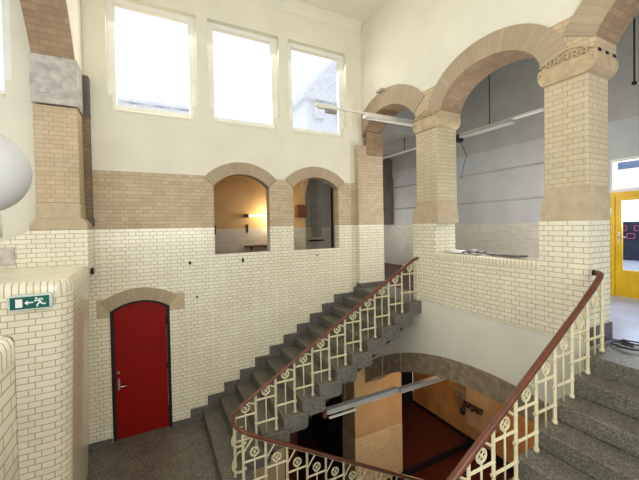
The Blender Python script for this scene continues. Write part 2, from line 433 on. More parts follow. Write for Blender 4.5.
# small dark fixings on the tiled wall
for i, (x, z, w, hh, lab) in enumerate([(-.84, 2.72, .045, .1, 'small black wall fixing left of the red door, under the brick pier'),
        (.55, 2.75, .04, .05, 'small dark hole in the tiles left of the left niche'),
        (.65, 2.15, .03, .035, 'tiny dark hole in the tiles right of the red door arch'),
        (1.46, 2.74, .04, .07, 'small dark fixing in the tiles just under the left niche'),
        (2.99, 2.75, .06, .018, 'thin dark slot in the tiles just under the right niche')]):
    m = MB(); m.box(x-w/2, x+w/2, YN-.012, YN-.002, z-hh/2, z+hh/2)
    tag(m.build('wall_mounted_fixing', 'black', bevel=.003), lab, 'wall fixing')

# ------------------------------------------------------------------ east arcade wall
a1 = Op(4.40, 5.86, ZF, lambda u: seg_arch(5.19, .79, 5.30, .385)(u))
a2 = Op(2.265, 3.795, 2.86, ell_arch(3.03, .765, 5.10, .53))
a3 = Op(-.02, 1.74, ZF, seg_arch(.86, .88, 5.27, .56))
low = Op(-.02, 6.04, ZL-1, seg_arch(3.02, 3.06, -.25, 1.15))
we = thing('wall_east', (XE0, 3, 0), 'arcade wall of brick pillars and arches over a white plaster spandrel and low stone arch', 'wall', 'structure')
m = wall(MB(), 'X', XE0, XE1, -.3, 5.98, ZL, 2.02, [low, Op(-.5, 1.8, 1.78, flat(9)), Op(4.45, 6.2, 1.78, flat(9))], 40); m.build('spandrel_plaster', 'plaster_w', we)
a = MB(); arch_ring(a, 'X', XE0-.012, XE1+.005, lambda u: low.hi(u)-.002, low.u0+.03, low.u1-.05, .34, 60); a.build('low_arch', MT['stone_dark'], we)
par = Op(2.305, 3.93, 2.86, flat(9)); ar1 = Op(4.45, 5.86, 1.0, flat(9))
m = wall(MB(), 'X', XE0-.01, XE1+.01, 1.80, 4.45, 2.015, ZTR, [par]); 
m.build('tiled_parapet', 'tile', we)
m = MB(); m.box(XE0-.014, XE0+.1, 2.29, 3.95, 2.775, 2.868); m.build('parapet_coping', 'tile_cap', we, bevel=.02)
def pillar(y0, y1, b0, b1, ca, cb, nm):
    m = MB(); m.box(XE0, XE1, y0, y1, 3.72, 5.0); m.build('brick_pillar', 'buff', we, bevel=.012)
    m = MB()
    # flared stone base, three courses
    prof = [(ZTR, 1), (3.50, .85), (3.58, .45), (3.66, .12), (3.74, 0)]
    for (za, fa), (zb, fb) in zip(prof[:-1], prof[1:]):
        A = (XE0-.008*fa, XE1+.008*fa, y0+(b0-y0)*fa, y1+(b1-y1)*fa); B = (XE0-.008*fb, XE1+.008*fb, y0+(b0-y0)*fb, y1+(b1-y1)*fb)
        lo = [(A[0], A[2], za), (A[1], A[2], za), (A[1], A[3], za), (A[0], A[3], za)]
        hi = [(B[0], B[2], zb), (B[1], B[2], zb), (B[1], B[3], zb), (B[0], B[3], zb)]
        for i in range(4): m.face([lo[i], lo[(i+1) % 4], hi[(i+1) % 4], hi[i]])
    m.build('stone_base', 'stone', we)
    m = MB()
    c0, c1 = y0-ca, y1+cb
    poly = [(y0, 4.93), (y0-ca*.35, 4.945), (y0-ca*.8, 4.985), (c0, 5.03), (c0, 5.10), (y0-ca*.75, 5.125), (y1+cb*.75, 5.125), (c1, 5.10), (c1, 5.03), (y1+cb*.8, 4.985), (y1+cb*.35, 4.945), (y1, 4.93)]
    m.prism(poly, 'X', XE0-.02, XE1+.02)
    cc = m.build('carved_capital', 'buff_stone', we, bevel=.006)
    m = MB(); w = c1-c0
    n = 5
    for i in range(n):
        yc = c0+.07+(w-.14)*(i+.5)/n; zc = 5.16+.03*math.sin(PI*(i+.5)/n)
        m.ring((XE0-.012, yc, zc), .026, .010, 'X', 10, 5)
        m.tube([(XE0-.012, yc-.03, zc-.05), (XE0-.02, yc, zc), (XE0-.012, yc+.03, zc-.045)], .009, 5)
    pts = [(XE0-.006, c0+.02+(w-.04)*i/12, 5.16+.10*math.sin(PI*i/12)) for i in range(13)]
    m.tube(pts, .012, 5)
    for yy in (c0+.03, c1-.03): m.ring((XE0-.022, yy, 5.065), .02, .010, 'X', 10, 5)
    m.build('carved_relief', 'buff_stone', cc)
pillar(3.88, 4.36, 3.86, 4.46, .08, .05, 'mid')
pillar(1.81, 2.25, 1.80, 2.29, .085, .06, 'right')
for xx in (4.2, 4.36, 4.52):
    m = MB(); m.box(xx, xx+.06, 1.734, 1.741, 5.135, 5.165); m.build('putlog_hole', 'black', we)
# end pilaster at the corner with the window wall
m = MB(); m.box(3.94, XE1, 5.86, 5.999, 2.05, ZTR); m.build('tiled_pilaster', 'tile', we)
m = MB(); m.box(3.945, XE1, 5.865, 5.999, ZTR, 5.06); m.build('brick_pilaster', 'tan', we)
m = MB(); m.box(3.935, XE1+.004, 5.852, 5.999, ZTR, 3.60); m.build('stone_base', 'stone', we, bevel=.01)
m = MB(); m.box(4.14, XE1+.004, 5.855, 5.999, 5.03, 5.07); m.build('stone_capital', 'stone', we, bevel=.006)
m = MB(); m.box(3.93, XE1, 5.845, 5.86, 1.99, 2.09); m.box(3.925, 3.94, 5.845, 5.97, 1.85, 2.09); m.build('granite_plinth', 'granite_d', we)
# spandrels, arches and upper plaster
b1 = Op(4.36, 5.995, 1.0, a1.hi); b2 = Op(2.265, 3.795, 1.0, a2.hi); b3 = Op(-.02, 1.74, 1.0, a3.hi)
m = wall(MB(), 'X', XE0, XE1, -.4, 5.995, 5.05, 5.60, [b1, b2, b3], 40); m.build('arch_spandrel', 'pier', we)
m = wall(MB(), 'X', XE0+.012, XE1-.01, -.6, 6.05, 5.60, ZC+.02, [b1, b2, b3], 40); m.build('upper_plaster', 'plaster', we)
a = MB(); arch_ring(a, 'X', XE0-.014, XE1+.005, lambda u: a1.hi(u)-.001, 4.40, 5.985, .34, 44); a.build('arch_ring', 'vous', we)
a = MB(); arch_ring(a, 'X', XE0-.014, XE1+.005, lambda u: a2.hi(u)-.001, 2.27, 3.79, .29, 44); a.build('arch_ring', 'vous', we)
a = MB(); arch_ring(a, 'X', XE0-.014, XE1+.005, lambda u: a3.hi(u)-.001, -.02, 1.74, .33, 44); a.build('arch_ring', 'vous', we)
for op in (b1, b2, b3): soffit('X', XE0-.012, XE1+.004, lambda u, h=op: h.hi(u)-.002, op.u0+.004, op.u1-.006, we, 'red_brick')
m = MB(); m.box(XE0+.012, XE1-.004, 5.852, 5.866, 4.86, 5.36); m.build('arch_springer', 'red_brick', we)
# right pillar's granite plinth
m = MB(); m.box(XE0-.02, XE1+.02, 1.785, 1.80, ZF, 2.2); m.build('granite_plinth', 'granite_d', we)
m = MB(); m.box(XE0, XE1, -.6, -.02, ZF, 5.3); m.build('brick_pillar', 'buff', we)

# ------------------------------------------------------------------ ceiling and floors
m = MB(); m.box(-4.5, 4.6, -3, 6.36, ZC, ZC+.2)
tag(m.build('ceiling', 'ceiling'), 'pale cream ceiling above the stairwell', 'ceiling', 'structure')
m = MB(); m.box(-3, X1+.05, -2, 6.4, -.2, 0); m.box(X1+.05, 1.15, 1.95, 4.24, -.2, 0)
tag(m.build('floor_landing', 'terrazzo'), 'speckled grey terrazzo floor of the half landing by the red door', 'floor', 'structure')
m = MB(); m.box(3.86, 4.60, 4.27, 5.99, 1.79, ZF); m.box(3.86, 4.60, -.6, 1.72, 1.79, ZF)
tag(m.build('trim_2', 'granite'), 'granite threshold slabs at the head of the two flights', 'threshold', 'structure')
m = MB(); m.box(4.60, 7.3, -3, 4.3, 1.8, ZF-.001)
tag(m.build('floor_corridor', 'glare_lino'), 'glossy corridor floor before the yellow door, its pale blue daylight glare painted in', 'floor', 'structure')
m = MB(); m.box(4.60, 7.3, 4.3, 12, 1.8, ZF-.001)
tag(m.build('floor_upper', 'lino'), 'glossy dark red floor of the corridor beyond the narrow archway', 'floor', 'structure')
m = MB(); m.box(-1, 8, -1, 6.0, ZL-.2, ZL); m.box(1.5, 8, 6.0, 9, ZL-.2, ZL+.14)
tag(m.build('floor_lower', 'red_floor'), 'dark red floor of the lower hall beneath the low arch', 'floor', 'structure')

# ------------------------------------------------------------------ upper corridor beyond the arcade
XC = 7.3
dop = Op(1.60, 2.86, ZF, flat(4.43))
wc = thing('wall_corridor', (XC, 3, ZF), 'blue grey corridor wall with tiled dado seen through the arches', 'wall', 'structure')
m = wall(MB(), 'X', XC, XC+.3, -3, 12, ZF, 3.33, [dop]); m.build('tiled_dado', 'tile_dim', wc)
m = wall(MB(), 'X', XC+.01, XC+.3, -3, 12, 3.33, 5.1, [dop]); m.build('lower_paint', 'blue_wall', wc)
m = wall(MB(), 'X', XC+.01, XC+.3, -3, 6.4, 5.1, 7.05); m.box(XC+.01, XC+.3, 6.4, 12, 5.1, 5.7); m.build('upper_dim_wall', 'grey_wall', wc)  # slightly darker colour imitates the light fading towards the top of the wall
m = MB()
for z in (3.86, 4.57): m.tube([(XC, 2.9, z), (XC, 11.5, z)], .022, 6)
m.build('pipe_line', 'grey_wall', wc)
m = MB(); m.box(4.6, 7.6, -3, 6.4, 6.95, 7.1); m.box(4.6, 7.6, 6.4, 12, 5.6, 5.75); m.box(4.6, 7.6, 6.36, 6.4, 5.6, 7.1)
tag(m.build('ceiling_corridor', 'grey_wall'), 'dim grey ceiling of the upper corridor', 'ceiling', 'structure')
# dark arch springing across the far end of the corridor
m = MB(); m.box(XC-.16, XC-.001, 8.75, 9.2, 3.35, 4.9)
pl = [(XC-.22, 4.25), (XC-.22, 4.9)]
cu = [(XC-.16-1.0*(1-math.cos(t*PI/2/8)), 4.25+.95*math.sin(t*PI/2/8)) for t in range(9)]
m.prism(cu+[(XC-1.3, 5.55), (XC-.001, 5.55), (XC-.001, 4.25)], 'Y', 8.8, 9.15)
tag(m.build('beam_corridor', 'brown_grey'), 'dark stone arch springing from the corridor wall beyond the narrow archway', 'arch', 'structure')
m = MB(); m.box(4.6, 7.6, 12, 12.2, ZF, 5.7)
tag(m.build('wall_corridor_end', 'blue_wall'), 'end wall of the upper corridor far behind the narrow archway', 'wall', 'structure')

# yellow door with transom
d = thing('door_2', (XC+.1, 2.23, ZF), 'yellow glazed door with transom window at the right edge', 'door', 'structure')
XD = XC+.02
m = MB()
m.box(XD, XD+.1, 2.80, 2.87, ZF, 3.845); m.box(XD, XD+.1, 1.59, 1.66, ZF, 3.845); m.box(XD, XD+.1, 1.66, 2.80, 3.77, 3.845)
m.build('door_frame', 'yellow', d)
m = MB()
m.box(XD+.02, XD+.08, 2.71, 2.805, ZF, 3.775); m.box(XD+.02, XD+.08, 1.655, 1.75, ZF, 3.775)
m.box(XD+.02, XD+.08, 1.75, 2.71, 3.70, 3.775); m.box(XD+.02, XD+.08, 1.75, 2.71, ZF, 2.47)
lf = m.build('door_leaf', 'yellow', d)
m = MB(); m.box(XD+.004, XD+.02, 1.85, 2.6, 2.12, 2.38); m.build('kick_panel', 'yellow', lf, bevel=.006)
m = MB(); m.face([(XD+.05, 1.75, 2.47), (XD+.05, 2.71, 2.47), (XD+.05, 2.71, 3.70), (XD+.05, 1.75, 3.70)]); m.build('pane', 'glass', lf)
m = MB(); m.tube([(XD+.02, 2.74, 3.05), (XD-.03, 2.74, 3.05), (XD-.03, 2.63, 3.05)], .011, 8); m.box(XD+.012, XD+.022, 2.725, 2.755, 2.95, 3.15); m.build('handle', 'steel', lf)
m = MB(); m.box(XD-.005, XD+.02, 2.84, 2.875, 3.45, 3.58); m.build('hinge', 'white', d)
m = MB(); m.box(XD-.02, XD+.1, 1.60, 2.86, 3.845, 3.90); m.box(XD, XD+.1, 1.60, 2.86, 4.38, 4.43); m.box(XD, XD+.1, 2.82, 2.86, 3.9, 4.38); m.box(XD, XD+.1, 1.6, 1.64, 3.9, 4.38); m.build('transom_frame', 'lamp_white', d)
m = MB(); m.face([(XD+.05, 1.64, 3.9), (XD+.05, 2.82, 3.9), (XD+.05, 2.82, 4.38), (XD+.05, 1.64, 4.38)]); m.build('transom_pane', 'glass', d)

# outside the yellow door
o = thing('garden_fence', (14, 3, 2), 'dark blue grey fence with pink squares seen through the yellow door', 'fence')
m = MB(); m.box(14.8, 15, -6, 14, 1.9, 3.29); m.build('fence_panel', 'out_dark', o)
m = MB()
for i in range(10):
    for dz in (0, .27):
        yb = 3.2+.42*i+(.2 if dz else 0); z = 2.97-dz
        for q in ((yb, yb+.24, z, z+.03), (yb, yb+.24, z+.17, z+.2), (yb, yb+.03, z, z+.2), (yb+.21, yb+.24, z, z+.2)): m.box(14.77, 14.798, *q)
m.build('pink_square_pattern', 'pink', o)
m = MB(); m.box(XC+.3, 40, -20, 36, 1.75, 1.95)
tag(m.build('ground_outside', 'out_ground'), 'pale paving outside the yellow door', 'paving', 'structure')
m = MB(); m.box(XC+.31, XC+1.6, -1, 6, 4.43, 4.6)  # added slab, coloured to imitate the blue reflection across the transom
o2 = m.build('reflection_slab_outside', MT['reflection']); tag(o2, 'blue grey canopy slab added over the yellow door outside', 'reflection', 'structure')

# ------------------------------------------------------------------ north corridor behind the niches
m = MB(); m.box(-2, 4.598, 6.2, 8.9, 1.8, ZF)
tag(m.build('floor_north', 'lino'), 'floor of the corridor behind the arched niches', 'floor', 'structure')
m = MB(); m.box(-2, 4.86, 6.37, 8.9, 5.05, 5.2)
tag(m.build('ceiling_north', 'warm_wall'), 'warm lit ceiling behind the arched niches', 'ceiling', 'structure')
wb = thing('wall_north_far', (2, 8.6, ZF), 'warm lit corridor wall behind the niches with tiled dado and dark arched recess', 'wall', 'structure')
rec = Op(3.93, 5.3, ZF, ell_arch(4.62, .70, 4.1, .95))
m = wall(MB(), 'Y', 8.6, 8.9, -2, 5.6, ZF, 3.31, [rec]); m.build('tiled_dado', 'tile_dim', wb)
m = wall(MB(), 'Y', 8.61, 8.9, -2, 5.6, 3.31, 5.1, [rec]); m.build('painted_wall', 'warm_wall', wb)
a = MB(); arch_ring(a, 'Y', 8.58, 8.7, rec.hi, 3.935, 5.29, .2); a.build('arch_ring', 'stone', wb)
m = MB(); m.box(3.6, 3.92, 8.46, 8.6, 3.6, 3.95); m.build('stone_corbel', 'sandbrown', wb, bevel=.03)
m = MB(); m.box(3.9, 5.35, 9.5, 9.6, ZF, 3.3); m.build('recess_dado', 'tile_dim', wb)
m = MB(); m.box(3.9, 5.35, 9.5, 9.6, 3.3, 5.2); m.box(3.85, 3.93, 8.9, 9.6, ZF, 5.2); m.box(5.3, 5.38, 8.9, 9.6, ZF, 5.2); m.box(3.9, 5.35, 8.9, 9.6, 5.2, 5.25); m.build('recess_wall', 'grey_wall', wb)
m = MB(); m.box(4.74, 4.86, 6.37, 8.6, ZF, 5.05)
tag(m.build('wall_north_east', 'grey_wall'), 'grey end wall of the corridor behind the right niche', 'wall', 'structure')
m = MB(); m.box(-2.1, -2, 6.36, 8.9, ZF, 5.2)
tag(m.build('wall_north_west', 'warm_wall'), 'west end wall of the corridor behind the niches', 'wall', 'structure')
m = MB(); m.box(4.55, 4.9, 9.46, 9.5, 3.0, 4.0)
tag(m.build('wall_mounted_board', 'paper', bevel=.01), 'pale notice board hanging in the dark recess behind the right niche', 'notice board')
m = MB(); m.box(4.45, 4.95, 9.38, 9.495, 2.86, 2.9)
tag(m.build('wall_shelf', 'black'), 'narrow black shelf under the pale board behind the right niche', 'shelf')
m = MB(); m.box(4.69, 4.725, 8.40, 8.45, ZF, 4.75)
tag(m.build('steel_post', 'black'), 'black vertical post at the right side of the right niche', 'post')
# sconce: warm tube lamp
o = thing('wall_lamp', (2.2, 8.6, 3.64), 'warm glowing tube lamp on the wall behind the left niche', 'wall lamp')
m = MB(); m.box(2.14, 2.26, 8.5, 8.6, 3.60, 3.69); m.build('bracket', 'black', o)
m = MB(); m.tube([(2.26, 8.52, 3.645), (3.3, 8.52, 3.645)], .022, 10); m.build('tube', 'glow', o)
m = MB(); m.box(2.2, 2.25, 8.585, 8.6, 3.2, 3.42)
tag(m.build('wall_switch', 'black'), 'dark upright switch plate below the warm lamp behind the left niche', 'switch')
m = MB(); m.box(1.37, 1.42, 8.585, 8.6, 3.18, 3.40)
tag(m.build('wall_switch', 'black'), 'dark upright switch plate at the left edge inside the left niche', 'switch')
o = thing('wall_shelf', (2.5, 8.5, 2.8), 'dark narrow wall bench behind the left niche, under the warm lamp', 'shelf')
m = MB(); m.box(2.14, 3.1, 8.45, 8.598, 2.82, 2.86); m.build('bench_board', 'sandbrown', o)
for xx in (2.3, 2.9):
    m = MB(); m.box(xx, xx+.03, 8.5, 8.598, 2.74, 2.82); m.build('bracket', 'black', o)

# ------------------------------------------------------------------ staircases
GN = lambda k: max(0, ZF-(12-k)*.163)
def flight(name, y0, y1, label, n=11, GR=GR):
    t = thing(name, (X1, (y0+y1)/2, 0), label, 'staircase')
    for k in range(1, n+1):
        xa, xb = NX(k), NX(k+1)+.09
        za, zb = (GR(k-1) if k > 1 else 0), GR(k)
        if k == n: xb = 3.858+.09
        lo = za-.075 if k > 1 else za
        poly = [(xa, za+.0015), (xa, zb), (min(xb, 3.858) if k == n else xb, zb)]
        if k == n: poly += [(3.858, zb-.036), (xb, zb-.036)]
        if k > 1: poly += [(xb, lo+.05), (xb-.015, lo+.015), (xb-.05, lo), (xa+.092, lo), (xa+.092, za+.0015)]
        else: poly += [(xb, za+.0015)]
        m = MB(); m.prism(poly, 'Y', y0-(.18 if k == 1 and y0 > 2 else 0), y1); m.build('step', 'granite', t, bevel=.012)
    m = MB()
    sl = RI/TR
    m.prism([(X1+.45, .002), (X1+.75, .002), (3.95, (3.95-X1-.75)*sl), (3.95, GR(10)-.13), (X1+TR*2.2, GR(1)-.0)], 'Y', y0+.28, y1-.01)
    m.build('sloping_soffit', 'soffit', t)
    return t
flight('staircase', 4.26, 5.965, 'granite flight rising along the tiled wall from the red door to the narrow archway')
flight('staircase', -.6, 1.715, 'granite flight in the right foreground rising towards the yellow door', GR=GN)
t = thing('staircase', (1.15, 3, 0), 'granite flight descending from the landing under the low arch', 'staircase')
for j in range(1, 16):
    m = MB(); m.box(1.152+TR*(j-1), 1.15+TR*j+.03, 2.0, 4.06, -RI*(j+1)+.0015, -RI*j); m.build('step', 'granite', t, bevel=.014)

# ------------------------------------------------------------------ railings
def railpart(t, posts, y, down=False, up=.655):
    """posts: list of (x, z_foot, z_top); bays between neighbours"""
    for (x, zf, zt) in posts:
        zf += .003
        m = MB(); m.bar((x, y, zf), (x, y, zt), .026)
        m.tube([(x, y, zf), (x, y, zf+.03)], .024, 8); m.build('post', 'cream_iron', t)
    for (xa, za, ta), (xb, zb, tb) in zip(posts[:-1], posts[1:]):
        lowz = min(za, zb); xm = (xa+xb)/2
        zl, zu = lowz+.335, lowz+(up if not down else .60)
        m = MB(); m.tube([(xa-.022, y, zl), (xa+.022, y, zl)], .017, 8); m.tube([(xb-.022, y, zl), (xb+.022, y, zl)], .017, 8); m.bar((xa-.012, y, zl), (xb+.012, y, zl), .022); m.build('cross_bar', 'cream_iron', t)
        m = MB(); m.bar((xa-.012, y, zu), (xb+.012, y, zu), .022); m.build('cross_bar', 'cream_iron', t)
        foot = max(za, zb)+.003 if not down else lowz+.17
        m = MB(); m.tube([(xm, y, foot), (xm, y, zu+.06)], .0095, 6); bl = m.build('baluster', 'cream_iron', t)
        m = MB(); zc = zu+.098
        m.ring((xm, y, zc), .052, .012, 'Y', 16, 6); m.tube([(xm, y-.012, zc), (xm, y+.012, zc)], .013, 8)
        for q in range(4):
            a = PI/4+q*PI/2; m.tube([(xm, y, zc), (xm+.05*math.cos(a), y, zc+.05*math.sin(a))], .006, 5)
        m.build('rosette', 'cream_iron', bl)
        # short raking stay under the handrail
        xs, zt = (xb, tb) if zb > za else (xa, ta)
        xo, zo = (xa, ta) if zb > za else (xb, tb)
        m = MB(); m.bar((xs, y, zu+.12), (xs+(xo-xs)*.42, y, zt+(zo-zt)*.42-.01), .016); m.build('stay', 'cream_iron', t)
        # flat under-rail
        m = MB(); m.bar((xa, y, ta-.005), (xb, y, tb-.005), .018); m.build('under_rail', 'cream_iron', t)
SL = RI/TR
rz = lambda X: RI+(X-X1)*SL+.635
rn = lambda X: rz(X)-.005+max(0, X-3.5)*.05
rdn = lambda X: .83-SL*(X-.89)
YB, YD, YR = 4.33, 4.0, 1.66
t = thing('stair_railing', (.85, 4.2, 0), 'cream iron railing with brown handrail looping round from the far flight to the descending flight', 'railing')
posts = [(NX(k)+.20, GR(k), rz(NX(k)+.20)-.015) for k in range(1, 12)]
posts.append((4.12, ZF, rz(4.05)))
railpart(t, posts, YB)
dposts = [(.925+TR*j, -RI*j, rdn(.925+TR*j)-.02) for j in range(0, 13)]
railpart(t, dposts, YD, True)
path = [(4.13, YB, rz(4.0)+.03), (4.03, YB, rz(4.0)+.0)]
path += [(x, YB, rz(x)) for x in (3.4, 2.6, 1.8, 1.25, 1.08)]
path += [(.99, YB, rz(.99)+.0), (.93, YB-.02, .925), (.87, YB-.07, .895), (.845, (YB+YD)/2, .868), (.865, YD+.07, .852), (.92, YD+.02, .828), (.99, YD, rdn(.99))]
path += [(x, YD, rdn(x)) for x in (1.1, 2, 3, 4, 4.6)]
m = MB(); m.tube(path, .025, 12); m.build('handrail', 'rail', t)
# C-scrolls round the turn
for zz in (.68, .36):
    m = MB(); pts = []
    for i in range(13):
        a = PI/2+PI*i/12
        pts.append((.95+.12*math.cos(a), (YB+YD)/2+.165*math.sin(a), zz-.08*math.sin(PI*i/12)))
    pts = [(1.0, YB, zz)]+pts+[(.96, YD, zz-.01)]
    m.tube(pts, .014, 6); m.build('scroll_bar', 'cream_iron', t)
m = MB(); m.bar((.86, (YB+YD)/2, .170), (.86, (YB+YD)/2, .85), .026); m.build('post', 'cream_iron', t)

t2 = thing('stair_railing', (X1, YR, 0), 'cream iron railing with brown handrail in front, rising to the right pillar', 'railing')
posts = [(NX(k)+.215, GN(k), rn(NX(k)+.215)-.015) for k in range(1, 13)]
railpart(t2, posts, YR, False, .60)
path = [(x, YR, rn(x)) for x in (.8, 1.6, 2.4, 3.2, 3.9)]+[(4.02, YR, rn(4.02)+.012), (4.075, YR+.012, rn(4.02)+.045), (4.10, YR+.04, rn(4.02)+.05), (4.105, YR+.075, rn(4.02)+.05)]
m = MB(); m.tube(path, .029, 12); m.build('handrail', 'rail', t2)
m = MB(); m.tube([(4.105, YR+.07, rn(4.02)+.05), (4.105, YR+.09, rn(4.02)+.05)], .031, 12); m.build('end_cap', 'iron', t2)

# ------------------------------------------------------------------ west arcade, parapets
ww = thing('wall_west', (-1.1, 5.7, 0), 'tan brick pier with grey capital and springing brick arch at the left', 'wall', 'structure')
WX0, WX1, WY = -1.36, -.885, 5.5
m = MB(); m.box(WX0, WX1, WY, 5.995, 3.72, 5.01); m.build('brick_pillar', 'pier', ww, bevel=.008)
m = MB(); m.box(WX0-.008, WX1+.008, WY-.01, 5.995, 3.50, 3.72); m.build('stone_base', 'stone', ww, bevel=.015)
m = MB(); m.prism([(WX0-.07, ZTR), (WX1+.08, ZTR), (WX1+.08, 3.43), (WX1+.02, 3.51), (WX0-.02, 3.51), (WX0-.07, 3.43)], 'Y', WY-.02, 5.995); m.build('flared_stone_foot', 'stone', ww, bevel=.01)
m = MB(); m.box(WX0-.02, WX1+.015, WY-.02, 5.995, 5.03, 5.66); cp = m.build('stone_capital', 'stone_grey', ww, bevel=.006)
m = MB(); m.box(WX1, -.805, 5.86, 5.998, 3.52, 5.02); m.build('brick_pilaster', 'tan_dark', ww)
m = MB(); m.box(WX1, -.80, 5.855, 5.998, 5.02, 5.62); m.build('pilaster_capital', 'soot_shade', ww, bevel=.006)
m = MB(); m.box(WX1, -.79, 5.85, 5.998, 3.40, 3.52); m.build('pilaster_base', 'soot_shade', ww, bevel=.006)
m = MB()
for i, (xa, za) in enumerate([(-1.30, 5.16), (-1.14, 5.10), (-.99, 5.16)]): m.box(xa, xa+.1, WY-.026, WY-.018, za, za+.06)
m.build('carved_relief', 'stone_grey', cp, bevel=.004)
wa = Op(.56, 5.5, 0, seg_arch(3.03, 2.47, 5.66, 1.37))
m = wall(MB(), 'X', WX0, WX1-.01, .2, 5.995, 5.66, ZC, [wa], 60); m.build('brick_arch', 'red_brick', ww)
m = wall(MB(), 'X', WX1-.012, WX1, .2, 5.995, 5.66, ZC, [wa], 60); m.build('plaster_face', 'plaster', ww)
m = MB(); m.prism([(-3.4, 0), (-.96, 0), (-.96, 2.80), (-.80, 2.80), (-.80, ZTR), (-1.43, ZTR), (-1.45, 3.32), (-1.76, 3.18), (-3.4, 2.5)], 'Y', 5.42, 5.995); m.build('tiled_stub_wall', 'tile_near', ww)
m = MB(); m.box(-2.0, -1.56, 5.40, 5.418, 2.92, 3.15)  # added grey panel in place of a small opening that shows grey
tag(m.build('opening_panel', 'stone_grey', bevel=.004), 'small grey hatch standing for an opening in the tiles below the globe lamp', 'panel')

def parapet(name, label, y0, y1, xr, xb, zt, r, mat, batter=0):
    """tiled parapet running west from a rounded corner; UVs follow the curve"""
    t = thing(name, (xr-.5, (y0+y1)/2, 0), label, 'parapet', 'structure')
    pts = [(-3.2, y0), (xr-r, y0)]
    for i in range(1, 9):
        a = -PI/2+PI/2*i/8; pts.append((xr-r+r*math.cos(a), y0+r+r*math.sin(a)))
    pts.append((xb, y1-.01))
    pts.append((xb, y1)); pts.append((-3.2, y1))
    L = [0]
    for p, q in zip(pts[:-1], pts[1:]): L.append(L[-1]+math.dist(p, q))
    zc = zt-.13
    m = MB(); c = MB()
    for i in range(len(pts)-1):
        p, q = pts[i], pts[i+1]
        m.face([(p[0]-batter, p[1], 0), (q[0]-batter, q[1], 0), (*q, zc), (*p, zc)], [(L[i], 0), (L[i+1], 0), (L[i+1], zc), (L[i], zc)], True)
    m.build('tiled_face', mat, t)
    # rounded coping of soldier tiles
    prof = [(0, zc), (0, zt-.05), (.012, zt-.018), (.045, zt)]
    def off(i, d):
        p = Vector(pts[i]); a = Vector(pts[max(i-1, 0)]); b = Vector(pts[min(i+1, len(pts)-1)])
        tt = (b-a).normalized(); nn = Vector((-tt.y, tt.x)); return p+nn*d
    vv = 0
    for (da, za), (db, zb) in zip(prof[:-1], prof[1:]):
        for i in range(len(pts)-1):
            P0, P1, P2, P3 = off(i, da), off(i+1, da), off(i+1, db), off(i, db)
            c.face([(*P0, za), (*P1, za), (*P2, zb), (*P3, zb)], [(L[i], za-zc+.1), (L[i+1], za-zc+.1), (L[i+1], zb-zc+.12), (L[i], zb-zc+.12)], True)
    e = MB(); cc0 = (-1.7, (y0+y1)/2, zt)
    tp = [(*off(i, .045), zt) for i in range(len(pts))]
    tp = [(-3.2, y0+.045, zt)]+tp[1:-2]+[(xb-.045, y1, zt), (-3.2, y1, zt)]
    for i in range(len(tp)-1): e.face([cc0, tp[i], tp[i+1]])
    e.build('coping_top', 'tile_plain', t)
    c.build('coping', 'tile_cap', t)
    return t
parapet('parapet_landing', 'cream tiled parapet with rounded corner carrying the green exit sign', 3.95, 5.46, -.735, -.80, 2.865, .16, 'tile_near', .08)
parapet('parapet_near', 'tiled parapet end at the lower left corner, nearest the camera', .2, 2.04, -.60, -.60, 2.86, .06, 'tile_near')

# exit sign
o = thing('emergency_exit_sign', (-1.02, 3.9, 2.69), 'green and white emergency exit sign with arrow and running man on tiled parapet', 'exit sign')
sx0, sx1, sz0, sz1, yf = -1.182, -.862, 2.622, 2.760, 3.87
tl = .0  
m = MB(); poly = []
r = .038
for cx, cz, a0 in ((sx1-r, sz1-r, 0), (sx0+r, sz1-r, 90), (sx0+r, sz0+r, 180), (sx1-r, sz0+r, 270)):
    for i in range(5):
        a = math.radians(a0+22.5*i); poly.append((cx+r*math.cos(a), cz+r*math.sin(a)))
m.prism(poly, 'Y', yf, 3.948); m.build('sign_case', 'sign_case', o, bevel=.006)
m = MB(); m.box(sx0+.02, sx1-.02, yf-.003, yf+.002, sz0+.014, sz1-.014); face = m.build('sign_face', 'green', o)
yp = yf-.005
SS = 1.37; scx, scz = (sx0+sx1)/2, (sz0+sz1)/2
def flatp(mb, poly): mb.prism([(scx+(px-scx)*SS, scz+(pz-scz)*SS) for px, pz in poly], 'Y', yp, yp+.003)
m = MB(); hw = .1165; hh = .05; bx = scx-hw+.042
flatp(m, [(bx, scz-hh+.022), (bx+.036, scz-hh+.022), (bx+.036, scz+hh-.022), (bx, scz+hh-.022)]); m.build('door_symbol', 'sign_white', face)
m = MB(); zc = (sz0+sz1)/2; ax = bx+.046
flatp(m, [(ax, zc), (ax+.018, zc+.016), (ax+.018, zc+.004), (ax+.046, zc+.004), (ax+.046, zc-.004), (ax+.018, zc-.004), (ax+.018, zc-.016)]); m.build('arrow_symbol', 'sign_white', face)
m = MB(); mxx = ax+.078
def limb(a, b, w=.0045):
    a, b = Vector(a), Vector(b); n = (b-a).normalized(); n = Vector((-n.y, n.x))*w
    flatp(m, [tuple(a-n), tuple(b-n), tuple(b+n), tuple(a+n)])
flatp(m, [(mxx-.016+.007*math.cos(k*PI/4), zc+.026+.007*math.sin(k*PI/4)) for k in range(8)])
limb((mxx-.010, zc+.020), (mxx+.008, zc-.004), .0075)
limb((mxx-.012, zc+.016), (mxx-.026, zc+.006)); limb((mxx-.008, zc+.018), (mxx+.012, zc+.022)); limb((mxx+.012, zc+.022), (mxx+.02, zc+.012))
limb((mxx+.006, zc-.004), (mxx-.010, zc-.014)); limb((mxx-.010, zc-.014), (mxx-.012, zc-.030))
limb((mxx+.008, zc-.006), (mxx+.022, zc-.016)); limb((mxx+.022, zc-.016), (mxx+.034, zc-.012))
m.build('running_figure_symbol', 'sign_white', face)

